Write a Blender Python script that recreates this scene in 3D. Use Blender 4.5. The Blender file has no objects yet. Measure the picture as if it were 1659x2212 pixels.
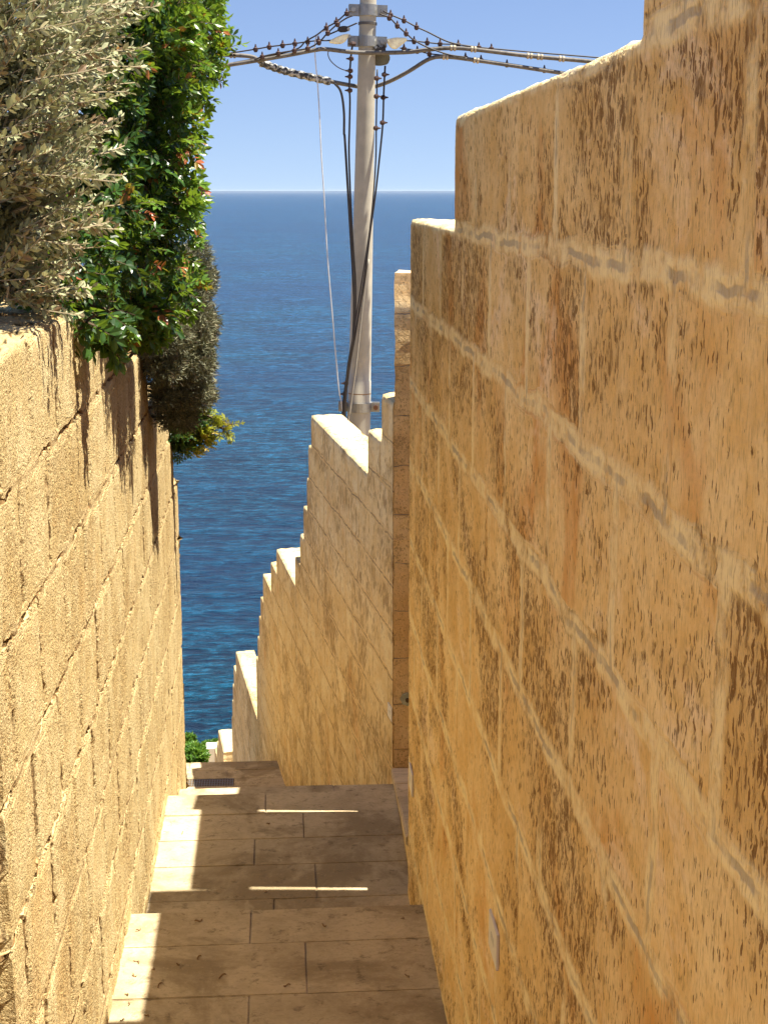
import bpy, bmesh, math, random
from mathutils import Vector, Matrix, noise
R = math.radians
SC = bpy.context.scene
COL = SC.collection
random.seed(7)

# ------------------------------------------------------------------ camera model (camera at the origin, sea 32 m below)
F, CX, CY, HY = 3200.0, 829.5, 1106.0, 412.0
TH = math.atan((CY-HY)/F)
def vpaz(x): return math.atan((x-CX)/(F*math.cos(TH)+(CY-HY)*math.sin(TH)))
AZ1 = vpaz(605.0)
AZ2 = vpaz(200.0)-AZ1
D2 = Vector((math.sin(AZ2), math.cos(AZ2), 0)); N2 = Vector((math.cos(AZ2), -math.sin(AZ2), 0))
def at(x, y, Y):
    """real position of something seen at x, y that stands Y metres down the alley"""
    r = x-CX; u = CY-y
    fw = F*math.cos(TH)+u*math.sin(TH); up = -F*math.sin(TH)+u*math.cos(TH)
    c, s = math.cos(AZ1), math.sin(AZ1)
    X = r*c-fw*s; YY = r*s+fw*c; t = Y/YY
    return Vector((X*t, Y, up*t))

# ------------------------------------------------------------------ helpers
def tag(o, label=None, cat=None, group=None, kind=None):
    if label: o['label'] = label
    if cat: o['category'] = cat
    if group: o['group'] = group
    if kind: o['kind'] = kind
    return o
def empty(name, loc=(0,0,0), rz=0.0):
    o = bpy.data.objects.new(name, None); COL.objects.link(o)
    o.location = loc; o.rotation_euler = (0,0,rz); o.empty_display_size = .1
    return o
def link(name, me, mats, parent=None, loc=None, rz=0.0, smooth=False):
    if not isinstance(mats, (list,tuple)): mats = [mats]
    for m in mats: me.materials.append(m)
    if smooth:
        me.polygons.foreach_set('use_smooth', [True]*len(me.polygons))
    o = bpy.data.objects.new(name, me); COL.objects.link(o)
    if parent is not None: o.parent = parent
    if loc is not None: o.location = loc
    if rz: o.rotation_euler = (0,0,rz)
    return o
class MB:
    def __init__(s): s.v=[]; s.f=[]; s.r=[]
    def add(s, vs, fs, r=None):
        b=len(s.v); s.v += [tuple(p) for p in vs]
        s.f += [tuple(b+i for i in f) for f in fs]
        if r is not None: s.r += [r]*len(fs)
    def box(s, x0,x1,y0,y1,z0,z1, M=None):
        vs=[Vector(p) for p in ((x0,y0,z0),(x1,y0,z0),(x1,y1,z0),(x0,y1,z0),(x0,y0,z1),(x1,y0,z1),(x1,y1,z1),(x0,y1,z1))]
        if M is not None: vs=[M@p for p in vs]
        s.add(vs,[(3,2,1,0),(4,5,6,7),(0,1,5,4),(1,2,6,5),(2,3,7,6),(3,0,4,7)])
    def tube(s, pts, rad, n=8, caps=True):
        pts=[Vector(p) for p in pts]
        rads = rad if isinstance(rad,(list,tuple)) else [rad]*len(pts)
        rings=[]; up=None
        for i,p in enumerate(pts):
            d=(pts[min(i+1,len(pts)-1)]-pts[max(i-1,0)]).normalized()
            if up is None:
                a=Vector((0,0,1)) if abs(d.z)<.9 else Vector((1,0,0))
                up=(a-d*a.dot(d)).normalized()
            else: up=(up-d*up.dot(d)).normalized()
            w=d.cross(up)
            rings.append([p+(up*math.cos(2*math.pi*k/n)+w*math.sin(2*math.pi*k/n))*rads[i] for k in range(n)])
        vs=[q for r in rings for q in r]; fs=[]
        for i in range(len(pts)-1):
            for k in range(n):
                fs.append((i*n+k,i*n+(k+1)%n,(i+1)*n+(k+1)%n,(i+1)*n+k))
        if caps:
            fs.append(tuple(range(n))[::-1]); fs.append(tuple((len(pts)-1)*n+k for k in range(n)))
        s.add(vs,fs)
    def build(s, name, mats, parent=None, smooth=False, loc=None, rz=0.0, bevel=0.0):
        me=bpy.data.meshes.new(name); me.from_pydata(s.v,[],s.f); me.update()
        if s.r and len(s.r)==len(s.f):
            a=me.attributes.new('rnd','FLOAT','FACE'); a.data.foreach_set('value', s.r)
        if bevel:
            bm=bmesh.new(); bm.from_mesh(me)
            bmesh.ops.bevel(bm, geom=list(bm.edges), offset=bevel, segments=2, affect='EDGES')
            bmesh.ops.recalc_face_normals(bm, faces=bm.faces); bm.to_mesh(me); bm.free()
        return link(name, me, mats, parent, loc, rz, smooth)
def spline(pts, n=8):
    pts=[Vector(p) for p in pts]; out=[]
    P=[pts[0]*2-pts[1]]+pts+[pts[-1]*2-pts[-2]]
    for i in range(1,len(P)-2):
        a,b,c,d=P[i-1],P[i],P[i+1],P[i+2]
        for k in range(n):
            t=k/n
            out.append(.5*((2*b)+(c-a)*t+(2*a-5*b+4*c-d)*t*t+(3*b-a-3*c+d)*t*t*t))
    out.append(pts[-1]); return out

# ------------------------------------------------------------------ node helpers
class NT:
    def __init__(s, name):
        s.m=bpy.data.materials.new(name); s.m.use_nodes=True
        s.t=s.m.node_tree; s.t.nodes.clear()
        s.out=s.n('ShaderNodeOutputMaterial')
    def n(s, typ, **kw):
        x=s.t.nodes.new(typ)
        for k,v in kw.items(): setattr(x,k,v)
        return x
    def l(s,a,b): s.t.links.new(a,b)
    def put(s, sock, v):
        if isinstance(v, bpy.types.NodeSocket): s.l(v,sock)
        else: sock.default_value=v
    def math(s, op, a, b=0.0, clamp=False, c=None):
        x=s.n('ShaderNodeMath', operation=op, use_clamp=clamp)
        s.put(x.inputs[0],a); s.put(x.inputs[1],b)
        if c is not None: s.put(x.inputs[2],c)
        return x.outputs[0]
    def vmath(s, op, a, b):
        x=s.n('ShaderNodeVectorMath', operation=op); s.put(x.inputs[0],a); s.put(x.inputs[1],b); return x.outputs[0]
    def noise(s, vec, scale, detail=4, rough=.55, dist=0.0, color=False, stretch=None):
        if stretch: 
            mp=s.n('ShaderNodeMapping'); s.l(vec,mp.inputs[0]); mp.inputs['Scale'].default_value=stretch; vec=mp.outputs[0]
        x=s.n('ShaderNodeTexNoise'); s.l(vec,x.inputs['Vector'])
        x.inputs['Scale'].default_value=scale; x.inputs['Detail'].default_value=detail
        x.inputs['Roughness'].default_value=rough; x.inputs['Distortion'].default_value=dist
        return x.outputs['Color' if color else 'Fac']
    def ramp(s, fac, lo, hi, a=0.0, b=1.0, smooth=True):
        x=s.n('ShaderNodeMapRange', clamp=True)
        if smooth: x.interpolation_type='SMOOTHSTEP'
        s.put(x.inputs[0],fac); x.inputs[1].default_value=lo; x.inputs[2].default_value=hi
        x.inputs[3].default_value=a; x.inputs[4].default_value=b
        return x.outputs[0]
    def mix(s, fac, a, b, mode='MIX'):
        x=s.n('ShaderNodeMix', data_type='RGBA', blend_type=mode)
        s.put(x.inputs[0],fac)
        for sock,v in ((x.inputs[6],a),(x.inputs[7],b)):
            if isinstance(v,bpy.types.NodeSocket): s.l(v,sock)
            else: sock.default_value=(*v,1) if len(v)==3 else v
        return x.outputs[2]
    def principled(s, col, rough=.8, spec=.3, metal=0.0):
        p=s.n('ShaderNodeBsdfPrincipled')
        if isinstance(col,bpy.types.NodeSocket): s.l(col,p.inputs['Base Color'])
        else: p.inputs['Base Color'].default_value=(*col,1)
        s.put(p.inputs['Roughness'],rough); p.inputs['Specular IOR Level'].default_value=spec
        p.inputs['Metallic'].default_value=metal
        s.l(p.outputs[0], s.out.inputs['Surface']); return p
    def bump(s, p, h, dist, strength=1.0):
        b=s.n('ShaderNodeBump'); s.l(h,b.inputs['Height']); b.inputs['Distance'].default_value=dist
        b.inputs['Strength'].default_value=strength; s.l(b.outputs[0],p.inputs['Normal'])

def simple(name, col, rough=.6, spec=.3, metal=0.0, var=.15, scale=30, bump=.0006):
    t=NT(name); co=t.n('ShaderNodeTexCoord').outputs['Object']
    f=t.noise(co,scale,5,.6); g=t.noise(co,scale*.17,3)
    f2=t.math('ADD',t.math('MULTIPLY',f,.6),t.math('MULTIPLY',g,.4))
    c=t.mix(t.ramp(f2,.35,.65),tuple(x*(1-var) for x in col),tuple(min(1,x*(1+var)) for x in col))
    p=t.principled(c,rough,spec,metal)
    if bump: t.bump(p,f,bump)
    return t.m

def stone(name, base, pale, dark, rust, rust_amt=.5, pit_amt=.5, pit_scale=150., joint='smear', zoff=.094, xoff=0.0,
          bw=.5, disp=False, grey=(.23,.21,.20), pit_stretch=(1,1,.4), hscale=1.0, patch=1.0, mortar=None, seed=0.0, green=0.0, lx=.55, var=.6, mw=.03, tw=.006, upj=.6, gs=60., gr_amt=.30, streak=.3, bleach=.0):
    """block masonry: lx < 1 draws the blotches out along the wall, as the saw marks of the quarry do"""
    t=NT(name); co=t.n('ShaderNodeTexCoord').outputs['Object']
    co=t.vmath('ADD',co,(seed,seed*.7,0.0))
    sep=t.n('ShaderNodeSeparateXYZ'); t.l(co,sep.inputs[0])
    wv=t.noise(co,4.,4,.65,color=True)
    w=t.vmath('SCALE',t.vmath('SUBTRACT',wv,(.5,.5,.5)),(0,0,0)); w.node.inputs['Scale'].default_value=.06
    cx=t.n('ShaderNodeCombineXYZ'); t.put(cx.inputs[0],t.math('ADD',sep.outputs[0],xoff+50.0)); t.put(cx.inputs[1],t.math('ADD',sep.outputs[2],zoff+28.0))
    bc=t.vmath('ADD',cx.outputs[0],w)
    def brick(ms, smooth):
        b=t.n('ShaderNodeTexBrick'); t.l(bc,b.inputs['Vector'])
        b.inputs['Scale'].default_value=1; b.inputs['Mortar Size'].default_value=ms; b.inputs['Mortar Smooth'].default_value=smooth
        b.inputs['Brick Width'].default_value=bw; b.inputs['Row Height'].default_value=.28; b.offset=.5
        b.inputs['Color1'].default_value=(0,0,0,1); b.inputs['Color2'].default_value=(1,1,1,1)
        return b
    bA=brick(mw,.6); bB=brick(tw,.5)
    tint=bA.outputs['Color']
    sb=t.n('ShaderNodeSeparateXYZ'); t.l(bc,sb.inputs[0])
    fr=t.math('FRACT',t.math('DIVIDE',sb.outputs[1],.28))
    dd=t.math('MULTIPLY',t.math('MINIMUM',fr,t.math('SUBTRACT',1.0,fr)),.28)
    bed_=t.ramp(dd,mw*.55,mw*1.1,1,0)                    # 1 on the bed joints, 0 on the upright ones
    up=t.math('MULTIPLY',t.ramp(t.noise(co,2.3,3,.6),.38 if joint=='open' else .40,.50 if joint=='open' else .52,.35 if joint=='open' else 0.0,upj),1.0)
    keep=t.math('MAXIMUM',bed_,up)
    # each block has its own pattern: shift the texture space by the block's random value
    blk=t.n('ShaderNodeCombineXYZ'); t.put(blk.inputs[0],t.math('MULTIPLY',tint,.35)); t.put(blk.inputs[2],t.math('MULTIPLY',tint,.22))
    cb=t.vmath('ADD',co,blk.outputs[0])
    big=t.noise(cb,2.2,4,.6,.3,stretch=(lx,1,.8)); mid=t.noise(cb,10.,5,.65,stretch=(lx,1,.7))
    grain=t.noise(co,gs,4,.75,stretch=(.9,1,.6 if joint!='open' else .9)); fine=t.noise(co,190.,2,.6)
    c=t.mix(t.ramp(mid,.36,.64),base,pale)
    c=t.mix(t.ramp(tint,.0,.45,var,0,False),c,tuple(a*b for a,b in zip(base,(.86,.80,.70))))
    c=t.mix(t.ramp(tint,.6,1.,0,var*.55,False),c,pale)
    c=t.mix(t.ramp(big,.5,.68,0,.40),c,tuple(a*b for a,b in zip(base,(.74,.68,.55))))
    ru=t.noise(cb,2.9,4,.6,.5,stretch=(lx*1.3,1,.5))
    c=t.mix(t.ramp(ru,.56,.70,0,rust_amt),c,rust)
    if green:
        gr=t.ramp(t.noise(co,5.,4,.7),.56,.7,0,green); c=t.mix(gr,c,(.16,.14,.05))
    bl=t.noise(cb,3.4,5,.72,.6,stretch=(lx,1,.9)); c=t.mix(t.ramp(bl,.56,.68,0,bleach),c,tuple(min(1,a*1.06) for a in pale[:2])+(min(1,pale[2]*1.35),))
    # pits and voids on three scales, thick in some patches and almost absent in others
    def voro(sc):
        mp=t.n('ShaderNodeMapping'); jit=t.vmath('SCALE',t.noise(co,sc*.9,2,.6,color=True),(0,0,0)); jit.node.inputs['Scale'].default_value=.9/sc
        t.l(t.vmath('ADD',co,jit),mp.inputs[0]); mp.inputs['Scale'].default_value=pit_stretch
        v=t.n('ShaderNodeTexVoronoi'); t.l(mp.outputs[0],v.inputs['Vector']); v.inputs['Scale'].default_value=sc
        sz=t.n('ShaderNodeSeparateColor'); t.l(v.outputs['Color'],sz.inputs[0])
        # small distance = pit; each cell has its own pit size, many have none
        return t.math('SUBTRACT',t.math('MULTIPLY',sz.outputs[0],.58),v.outputs['Distance'])
    pn=voro(pit_scale); pn2=t.noise(co,pit_scale*.38,4,.68,.0,stretch=pit_stretch)
    dens=t.ramp(t.noise(cb,2.6,4,.66,.4,stretch=(lx,1,.75)),.40,.62,-.050*patch,.060*patch)
    d6=t.math('MULTIPLY',dens,3.2)
    pit=t.ramp(t.math('ADD',pn,d6),.0,.15)
    pit2=t.ramp(t.math('ADD',pn2,t.math('MULTIPLY',dens,1.0)),.57,.70)
    pits=t.math('MAXIMUM',t.math('MULTIPLY',pit,.9),t.math('MULTIPLY',pit2,.74))
    nz=t.noise(co,11.,4,.7)
    mA=t.math('MULTIPLY',t.math('MULTIPLY',bA.outputs['Fac'],keep),t.ramp(nz,.30,.60),True)
    mB=t.math('MULTIPLY',t.math('MULTIPLY',bB.outputs['Fac'],keep),t.ramp(t.noise(co,5.,4,.7),.46,.58),True)
    nm=t.math('SUBTRACT',1.0,t.math('MULTIPLY',mA,.9),True)
    pits=t.math('MULTIPLY',pits,nm)
    c=t.mix(t.ramp(dens,-.02*patch,.055*patch,0,.25),c,tuple(a*b for a,b in zip(base,(.66,.58,.45))))
    c=t.mix(t.ramp(grain,.40,.70,.0,gr_amt),c,tuple(x*.62 for x in base))
    c=t.mix(t.math('MULTIPLY',pits,pit_amt),c,dark)
    mort=mortar or tuple(min(1,a*1.12) for a in base)
    if joint=='smear':
        c=t.mix(t.math('MULTIPLY',mA,.88),c,mort)
        c=t.mix(t.math('MULTIPLY',mB,.7),c,grey)
    else:
        c=t.mix(t.math('MULTIPLY',mA,.35),c,mort)
        c=t.mix(t.math('MULTIPLY',t.math('MULTIPLY',bB.outputs['Fac'],keep),t.ramp(t.noise(co,5.,4,.7),.36,.52,.25,.95)),c,grey)
    c=t.mix(t.ramp(t.noise(co,260.,2,.6,stretch=(1,1,.16)),.52,.66,0,streak),c,tuple(x*.5 for x in base))
    upr=None
    if joint=='open':
        upr=t.math('MULTIPLY',t.math('MULTIPLY',t.ramp(bA.outputs['Fac'],.50,.80),t.math('SUBTRACT',1.0,bed_)),t.ramp(t.noise(co,3.1,4,.65),.42,.52,.12,1.0))
        c=t.mix(t.math('MULTIPLY',upr,.8),c,grey)
    p=t.principled(c,.92,.15)
    h=t.math('MULTIPLY',pits,-.0045*hscale)
    if upr is not None: h=t.math('ADD',h,t.math('MULTIPLY',upr,-.014))
    h=t.math('ADD',h,t.math('MULTIPLY',t.math('SUBTRACT',grain,.5),.007*hscale))
    h=t.math('ADD',h,t.math('MULTIPLY',t.math('SUBTRACT',mid,.5),.010*hscale))
    h=t.math('ADD',h,t.math('MULTIPLY',t.math('SUBTRACT',tint,.5),.003))
    if joint=='smear':
        h=t.math('ADD',h,t.math('MULTIPLY',mA,.0022)); h=t.math('ADD',h,t.math('MULTIPLY',mB,-.0008))
    elif joint=='open':
        h=t.math('ADD',h,t.math('MULTIPLY',mB,-.022)); h=t.math('ADD',h,t.math('MULTIPLY',mA,-.002))
    else:
        h=t.math('ADD',h,t.math('MULTIPLY',mB,-.006))
    hf=t.math('ADD',h,t.math('MULTIPLY',t.math('SUBTRACT',fine,.5),.0035*hscale))
    if disp:
        d=t.n('ShaderNodeDisplacement'); t.l(hf,d.inputs['Height']); d.inputs['Midlevel'].default_value=0; d.inputs['Scale'].default_value=1
        t.l(d.outputs[0],t.out.inputs['Displacement']); t.m.displacement_method='BOTH'
    else: t.bump(p,hf,1.0,.8)
    return t.m

# ------------------------------------------------------------------ materials
BASE=(.86,.59,.25); PALE=(.98,.77,.43); DARK=(.17,.075,.02); RUST=(.66,.26,.04)
M_right = stone('right_wall_stone',BASE,PALE,DARK,RUST,.7,.95,150.,'smear',zoff=.094,xoff=.33,disp=True,mortar=(1.0,.86,.52),grey=(.42,.36,.29),patch=1.1,var=.45,upj=.9,tw=.008,pit_stretch=(1,1,.28),streak=.5,hscale=.55,bleach=.75)
M_left  = stone('left_wall_stone',(.565,.43,.21),(.67,.55,.31),(.24,.13,.045),RUST,.12,.75,210.,'open',zoff=.288,xoff=.1,disp=True,bw=.36,pit_stretch=(1,1,.6),hscale=.85,seed=3.3,grey=(.16,.09,.035),mortar=(.72,.56,.32),tw=.007,var=.35,patch=.7,lx=1,upj=1.0,gs=130.,gr_amt=.85,streak=.15)
M_far   = stone('far_wall_stone',(.90,.68,.34),(.98,.82,.50),(.32,.18,.07),RUST,.4,.8,60.,'thin',zoff=-.02,xoff=.2,hscale=1.4,seed=7.1,grey=(.40,.28,.16),tw=.007,var=.4,patch=1.2,pit_stretch=(1,1,.3),upj=.25)
M_pier  = stone('pier_render',(.86,.62,.32),(.95,.74,.43),(.38,.25,.12),RUST,.15,.6,90.,'thin',zoff=.1,pit_stretch=(1,1,1),hscale=1.3,seed=11.,green=.35,patch=.8,upj=0,mw=.01,tw=.003)
M_white = simple('white_plaster',(.74,.68,.56),.9,.1,var=.06,scale=12,bump=.002)

def slabmat(name, a, b, st):
    t=NT(name); co=t.n('ShaderNodeTexCoord').outputs['Object']
    m=t.noise(co,6.5,7,.74,.3); g=t.noise(co,80.,5,.75); s=t.noise(co,2.2,6,.68,.5); d=t.noise(co,17.,6,.75,.3)
    oi=t.n('ShaderNodeAttribute'); oi.attribute_name='rnd'
    c=t.mix(t.ramp(m,.35,.65),a,b)
    c=t.mix(t.ramp(oi.outputs['Fac'],0,1,0,.45,False),c,tuple(x*.72 for x in a))
    c=t.mix(t.ramp(s,.47,.62,0,.75),c,st)
    c=t.mix(t.ramp(d,.55,.66,0,.6),c,tuple(x*.5 for x in st))
    c=t.mix(t.ramp(t.noise(co,70.,6,.75,stretch=(.6,1.3,1)),.5,.66,0,.45),c,tuple(x*.6 for x in a))
    c=t.mix(t.ramp(g,.55,.72,0,.35),c,tuple(min(1,x*1.2) for x in b))
    p=t.principled(c,.8,.25)
    h=t.math('ADD',t.math('MULTIPLY',g,.35),t.math('MULTIPLY',m,1.0))
    t.bump(p,h,.006,.8); return t.m
M_slab=slabmat('paving_stone',(.46,.375,.24),(.61,.51,.34),(.25,.19,.105))
M_bed =simple('joint_dirt',(.16,.11,.06),.95,.05)
M_led =slabmat('coping_stone',(.66,.53,.34),(.74,.61,.41),(.5,.38,.22))
M_soil=simple('soil',(.30,.22,.12),.95,.05,var=.35,scale=6,bump=.02)

def leafmat(name, stops, trans=.35, rough=.45, tcol=(.45,.62,.05)):
    t=NT(name); a=t.n('ShaderNodeAttribute'); a.attribute_name='rnd'
    r=t.n('ShaderNodeValToRGB'); t.l(a.outputs['Fac'],r.inputs[0]); el=r.color_ramp.elements
    r.color_ramp.interpolation='LINEAR'
    while len(el)>1: el.remove(el[-1])
    el[0].position=stops[0][0]; el[0].color=(*stops[0][1],1)
    for pos,c in stops[1:]:
        e=el.new(pos); e.color=(*c,1)
    co=t.n('ShaderNodeTexCoord').outputs['Object']; nz=t.noise(co,60.,3)
    c=t.mix(t.ramp(nz,.3,.7,0,.35),r.outputs[0],(.03,.05,.01))
    p=t.n('ShaderNodeBsdfPrincipled'); t.l(c,p.inputs['Base Color']); p.inputs['Roughness'].default_value=rough
    p.inputs['Specular IOR Level'].default_value=.35
    tr=t.n('ShaderNodeBsdfTranslucent'); tc=t.mix(.5,r.outputs[0],tcol); t.l(tc,tr.inputs[0])
    ms=t.n('ShaderNodeMixShader'); ms.inputs[0].default_value=trans
    t.l(p.outputs[0],ms.inputs[1]); t.l(tr.outputs[0],ms.inputs[2]); t.l(ms.outputs[0],t.out.inputs['Surface'])
    return t.m
M_lfA=leafmat('silver_leaf',[(0,(.08,.08,.03)),(.12,(.13,.13,.06)),(.3,(.25,.265,.12)),(.8,(.53,.54,.32)),(.93,(.30,.20,.10)),(1,(.22,.12,.07))],.15,.55,(.42,.42,.2))  # darkest stop paints the shade between twigs onto the inner leaves
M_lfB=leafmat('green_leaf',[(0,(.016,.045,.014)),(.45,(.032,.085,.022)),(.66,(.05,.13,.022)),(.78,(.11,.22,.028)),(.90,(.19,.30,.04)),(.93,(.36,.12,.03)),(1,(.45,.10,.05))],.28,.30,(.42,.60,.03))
M_lfC=leafmat('grey_needle',[(0,(.07,.07,.04)),(.4,(.15,.15,.085)),(.75,(.32,.31,.19)),(1,(.52,.42,.25))],.1,.6,(.3,.3,.1))
M_lfD=leafmat('yellow_green_leaf',[(0,(.07,.11,.015)),(.4,(.22,.26,.03)),(.85,(.42,.42,.06)),(1,(.45,.30,.05))],.35,.4,(.7,.75,.05))
M_lfE=leafmat('coast_leaf',[(0,(.03,.09,.012)),(.6,(.09,.22,.03)),(1,(.20,.34,.06))],.3,.4,(.4,.65,.05))
M_twig=simple('twig_bark',(.34,.28,.18),.8,.2,scale=60)
M_dtwig=simple('dark_bark',(.09,.065,.04),.85,.2,scale=60)

# ------------------------------------------------------------------ the walls
def frange(a,b,ds):
    n=max(1,int(round((b-a)/ds))); return [a+(b-a)*i/n for i in range(n+1)]
def grid_with(marks, ds):
    marks=sorted(set(round(m,5) for m in marks)); out=[marks[0]]
    for a,b in zip(marks,marks[1:]): out += frange(a,b,ds)[1:]
    return out
def wall_mesh(segs, zbot, th, ds, sgn, round_r=.02, tmarks=(), coarse=None, rough_top=.006, seed=0.0, dk=None):
    """stepped wall: local x along, z up, front face at y=0, body towards -sgn*y"""
    tg=[]
    marks=[s[0] for s in segs]+[segs[-1][1]]+list(tmarks)
    if coarse: tg=grid_with([m for m in marks if m<=coarse]+[coarse],.12)[:-1]+grid_with([m for m in marks if m>=coarse]+[coarse],ds)
    else: tg=grid_with(marks,ds)
    zg=grid_with([zbot]+[s[2] for s in segs],ds)
    kg=frange(0,th,dk or max(ds,.02)); nk=len(kg)-1
    nt,nz=len(tg)-1,len(zg)-1
    def top(i):
        if i<0 or i>=nt: return -1
        c=(tg[i]+tg[i+1])/2
        for a,b,z in segs:
            if a<=c<=b:
                return min(range(len(zg)), key=lambda j:abs(zg[j]-z))
    tops=[top(i) for i in range(nt)]
    T=lambda i: tops[i] if 0<=i<nt else 0
    idx={}; vs=[]; fs=[]
    def V(i,j,k):
        key=(i,j,k)
        if key not in idx:
            idx[key]=len(vs)
            x,z,d=tg[i],zg[j],kg[k]
            # distances to the free edges: front plane, top plane, ends
            ztop=zg[max(T(i-1),T(i))] if 0<i<nt else zg[T(0) if i==0 else T(nt-1)]
            lo=min(T(i-1),T(i)) if 0<i<nt else 0
            n1=noise.noise(Vector((x*7+seed,z*7,d*7))); n2=noise.noise(Vector((x*26+seed,z*26,d*26+5)))
            r=round_r*(1+1.1*n1+.7*n2)
            r=max(.003,r)
            dz=ztop-z
            if dz<r and d<r:
                a=r-dz; b=r-d; L=math.hypot(a,b)
                if L>r: 
                    z=ztop-(r-a*r/L); d=r-b*r/L
            # corner on step risers / ends
            if T(i-1)!=T(i) or i in (0,nt):
                if zg[j]>zg[lo]-1e-6:
                    into=1 if (T(i)>T(i-1)) else -1
                    if d<r*.7: x+=into*(r*.7-d)*.5
                    if dz<r*.7: x+=into*(r*.7-dz)*.5
            if j==max(T(i-1),T(i)): z+= rough_top*(n1*1.3+n2)
            vs.append((x,-sgn*d,z))
        return idx[key]
    for i in range(nt):
        for j in range(tops[i]):
            f=(V(i,j,0),V(i+1,j,0),V(i+1,j+1,0),V(i,j+1,0))
            fs.append(f if sgn<0 else f[::-1])
        j=tops[i]
        for k in range(nk):
            f=(V(i,j,k),V(i+1,j,k),V(i+1,j,k+1),V(i,j,k+1)); fs.append(f if sgn<0 else f[::-1])
    for i in range(nt+1):
        a,b=T(i-1) if i>0 else 0, T(i) if i<nt else 0
        if a==b: continue
        for j in range(min(a,b),max(a,b)):
            for k in range(nk):
                f=(V(i,j,k),V(i,j+1,k),V(i,j+1,k+1),V(i,j,k+1))
                if a>b: f=f[::-1]
                fs.append(f if sgn>0 else f[::-1])
    # back
    for a,b,z in segs:
        n=len(vs); y=-sgn*th
        vs += [(a,y,zbot),(b,y,zbot),(b,y,z),(a,y,z)]; f=(n,n+1,n+2,n+3); fs.append(f if sgn>0 else f[::-1])
    me=bpy.data.meshes.new('wall'); me.from_pydata(vs,[],fs); me.update()
    return me
def wall(name, mat, label, segs, zbot, th, ds, sgn, loc, rz, **kw):
    me=wall_mesh(segs,zbot,th,ds,sgn,**kw); me.name=name
    o=link(name,me,mat,None,loc,rz,True); return tag(o,label,'wall')
RA=.443; LA=-.526
XR=math.pi/2
wall('stone_wall',M_right,'tall weathered limestone block wall filling the right side, rust streaked and pitted',
     [(-1.5,1.865,.47),(1.865,3.83,.185),(3.83,5.145,-.094)],-2.9,.30,.0115,1,(RA,0,0),XR,coarse=1.15,round_r=.014,rough_top=.006,seed=2.)
wall('stone_wall',M_left,'sunlit sandy limestone block wall on the left under the bushes',
     [(2.6,5.07,-.288),(5.07,5.84,-.568),(5.84,6.8,-.848),(6.8,7.02,-1.128),(7.02,7.25,-1.38)],-3.6,.42,.012,-1,(LA,0,0),XR,round_r=.03,rough_top=.008,seed=5.)
P2=[(8.05,8.40,-1.15),(8.40,8.85,-1.43),(8.85,11.33,-1.705),(11.33,11.50,-1.967),(11.50,11.61,-2.25),(11.61,11.84,-2.53),(11.84,12.07,-2.82),
    (12.07,12.42,-3.10),(12.42,13.81,-3.368),(13.81,14.31,-3.62),(14.31,15.07,-3.934),(15.07,15.35,-4.26),(15.35,15.55,-4.53),(15.55,15.75,-4.82),(15.75,15.95,-5.12),
    (15.95,18.58,-5.885),(18.58,18.97,-6.20),(18.97,19.17,-6.52),(19.17,19.32,-6.80),(19.32,19.45,-7.08)]
o2=N2*1.6
wall('boundary_wall',M_far,'pale stone wall with a stepped top descending to the sea behind the pole',
     P2,-11.5,.24,.05,1,(o2.x,o2.y,0),XR-AZ2,round_r=.018,rough_top=.008,seed=9.,dk=.05)
wall('boundary_wall',M_far,'small low wall end with white sunlit cap at the foot of the stepped wall',
     [(21.1,22.1,-8.27),(22.1,22.5,-8.6),(22.5,23.0,-8.9)],-12.5,.22,.06,1,(o2.x,o2.y,0),XR-AZ2,round_r=.02,seed=4.,dk=.05)
# unseen left wall beyond the bend, parallel to the stepped wall, raised for bounce
LW=[(7.45+.9*i,7.45+.9*(i+1),-1.60-.19*(i+1)) for i in range(9)]
wall('stone_wall',M_left,'continuation of the left wall lower down the stairs, hidden round the bend',
     [(a-.06,b-.06,z) for a,b,z in LW],-9.5,.35,.06,-1,((N2*.345).x,(N2*.345).y,0),XR-AZ2,round_r=.03,seed=6.,dk=.06)
# cross pier beyond the gap
def prism(name, mat, poly, z0, z1, label=None, cat=None, ds=.05, rough=.006, parent=None):
    me=bpy.data.meshes.new(name); bm=bmesh.new()
    vb=[bm.verts.new((x,y,z0)) for x,y in poly]; vt=[bm.verts.new((x,y,z1[i] if isinstance(z1,(list,tuple)) else z1)) for i,(x,y) in enumerate(poly)]
    n=len(poly); bm.faces.new(vb[::-1]); bm.faces.new(vt)
    for i in range(n): bm.faces.new((vb[i],vb[(i+1)%n],vt[(i+1)%n],vt[i]))
    bmesh.ops.recalc_face_normals(bm,faces=bm.faces)
    bmesh.ops.triangulate(bm,faces=[f for f in bm.faces if len(f.verts)>4])
    for _ in range(6):
        es=[e for e in bm.edges if e.calc_length()>ds*2]
        if not es: break
        bmesh.ops.subdivide_edges(bm,edges=es,cuts=1,use_grid_fill=True)
    for v in bm.verts:
        q=v.co*9; v.co += Vector((noise.noise(q),noise.noise(q+Vector((9,0,0))),noise.noise(q+Vector((0,9,0)))))*rough
    bmesh.ops.recalc_face_normals(bm,faces=bm.faces)
    bm.to_mesh(me); bm.free()
    o=link(name,me,mat,parent)
    if label: tag(o,label,cat)
    return o
prism('stone_pier',M_pier,[(.612,8.10),(1.75,8.10),(1.75,8.36),(.655,8.36)],-4.4,-.435,
      'narrow rough rendered pier between the two right-hand walls, white sun on its cap','pier',.05,.008)
prism('unseen_wall',M_pier,[(.575,6.19),(.745,8.09),(.95,8.09),(.79,6.19)],-4.4,[-.64,-.64,-.64,-.64],
      'unseen rendered wall added behind the gap to shade the stairs, between post and pier','wall',.08,.005)  # added out of sight to cast shade on the stairs
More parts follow.
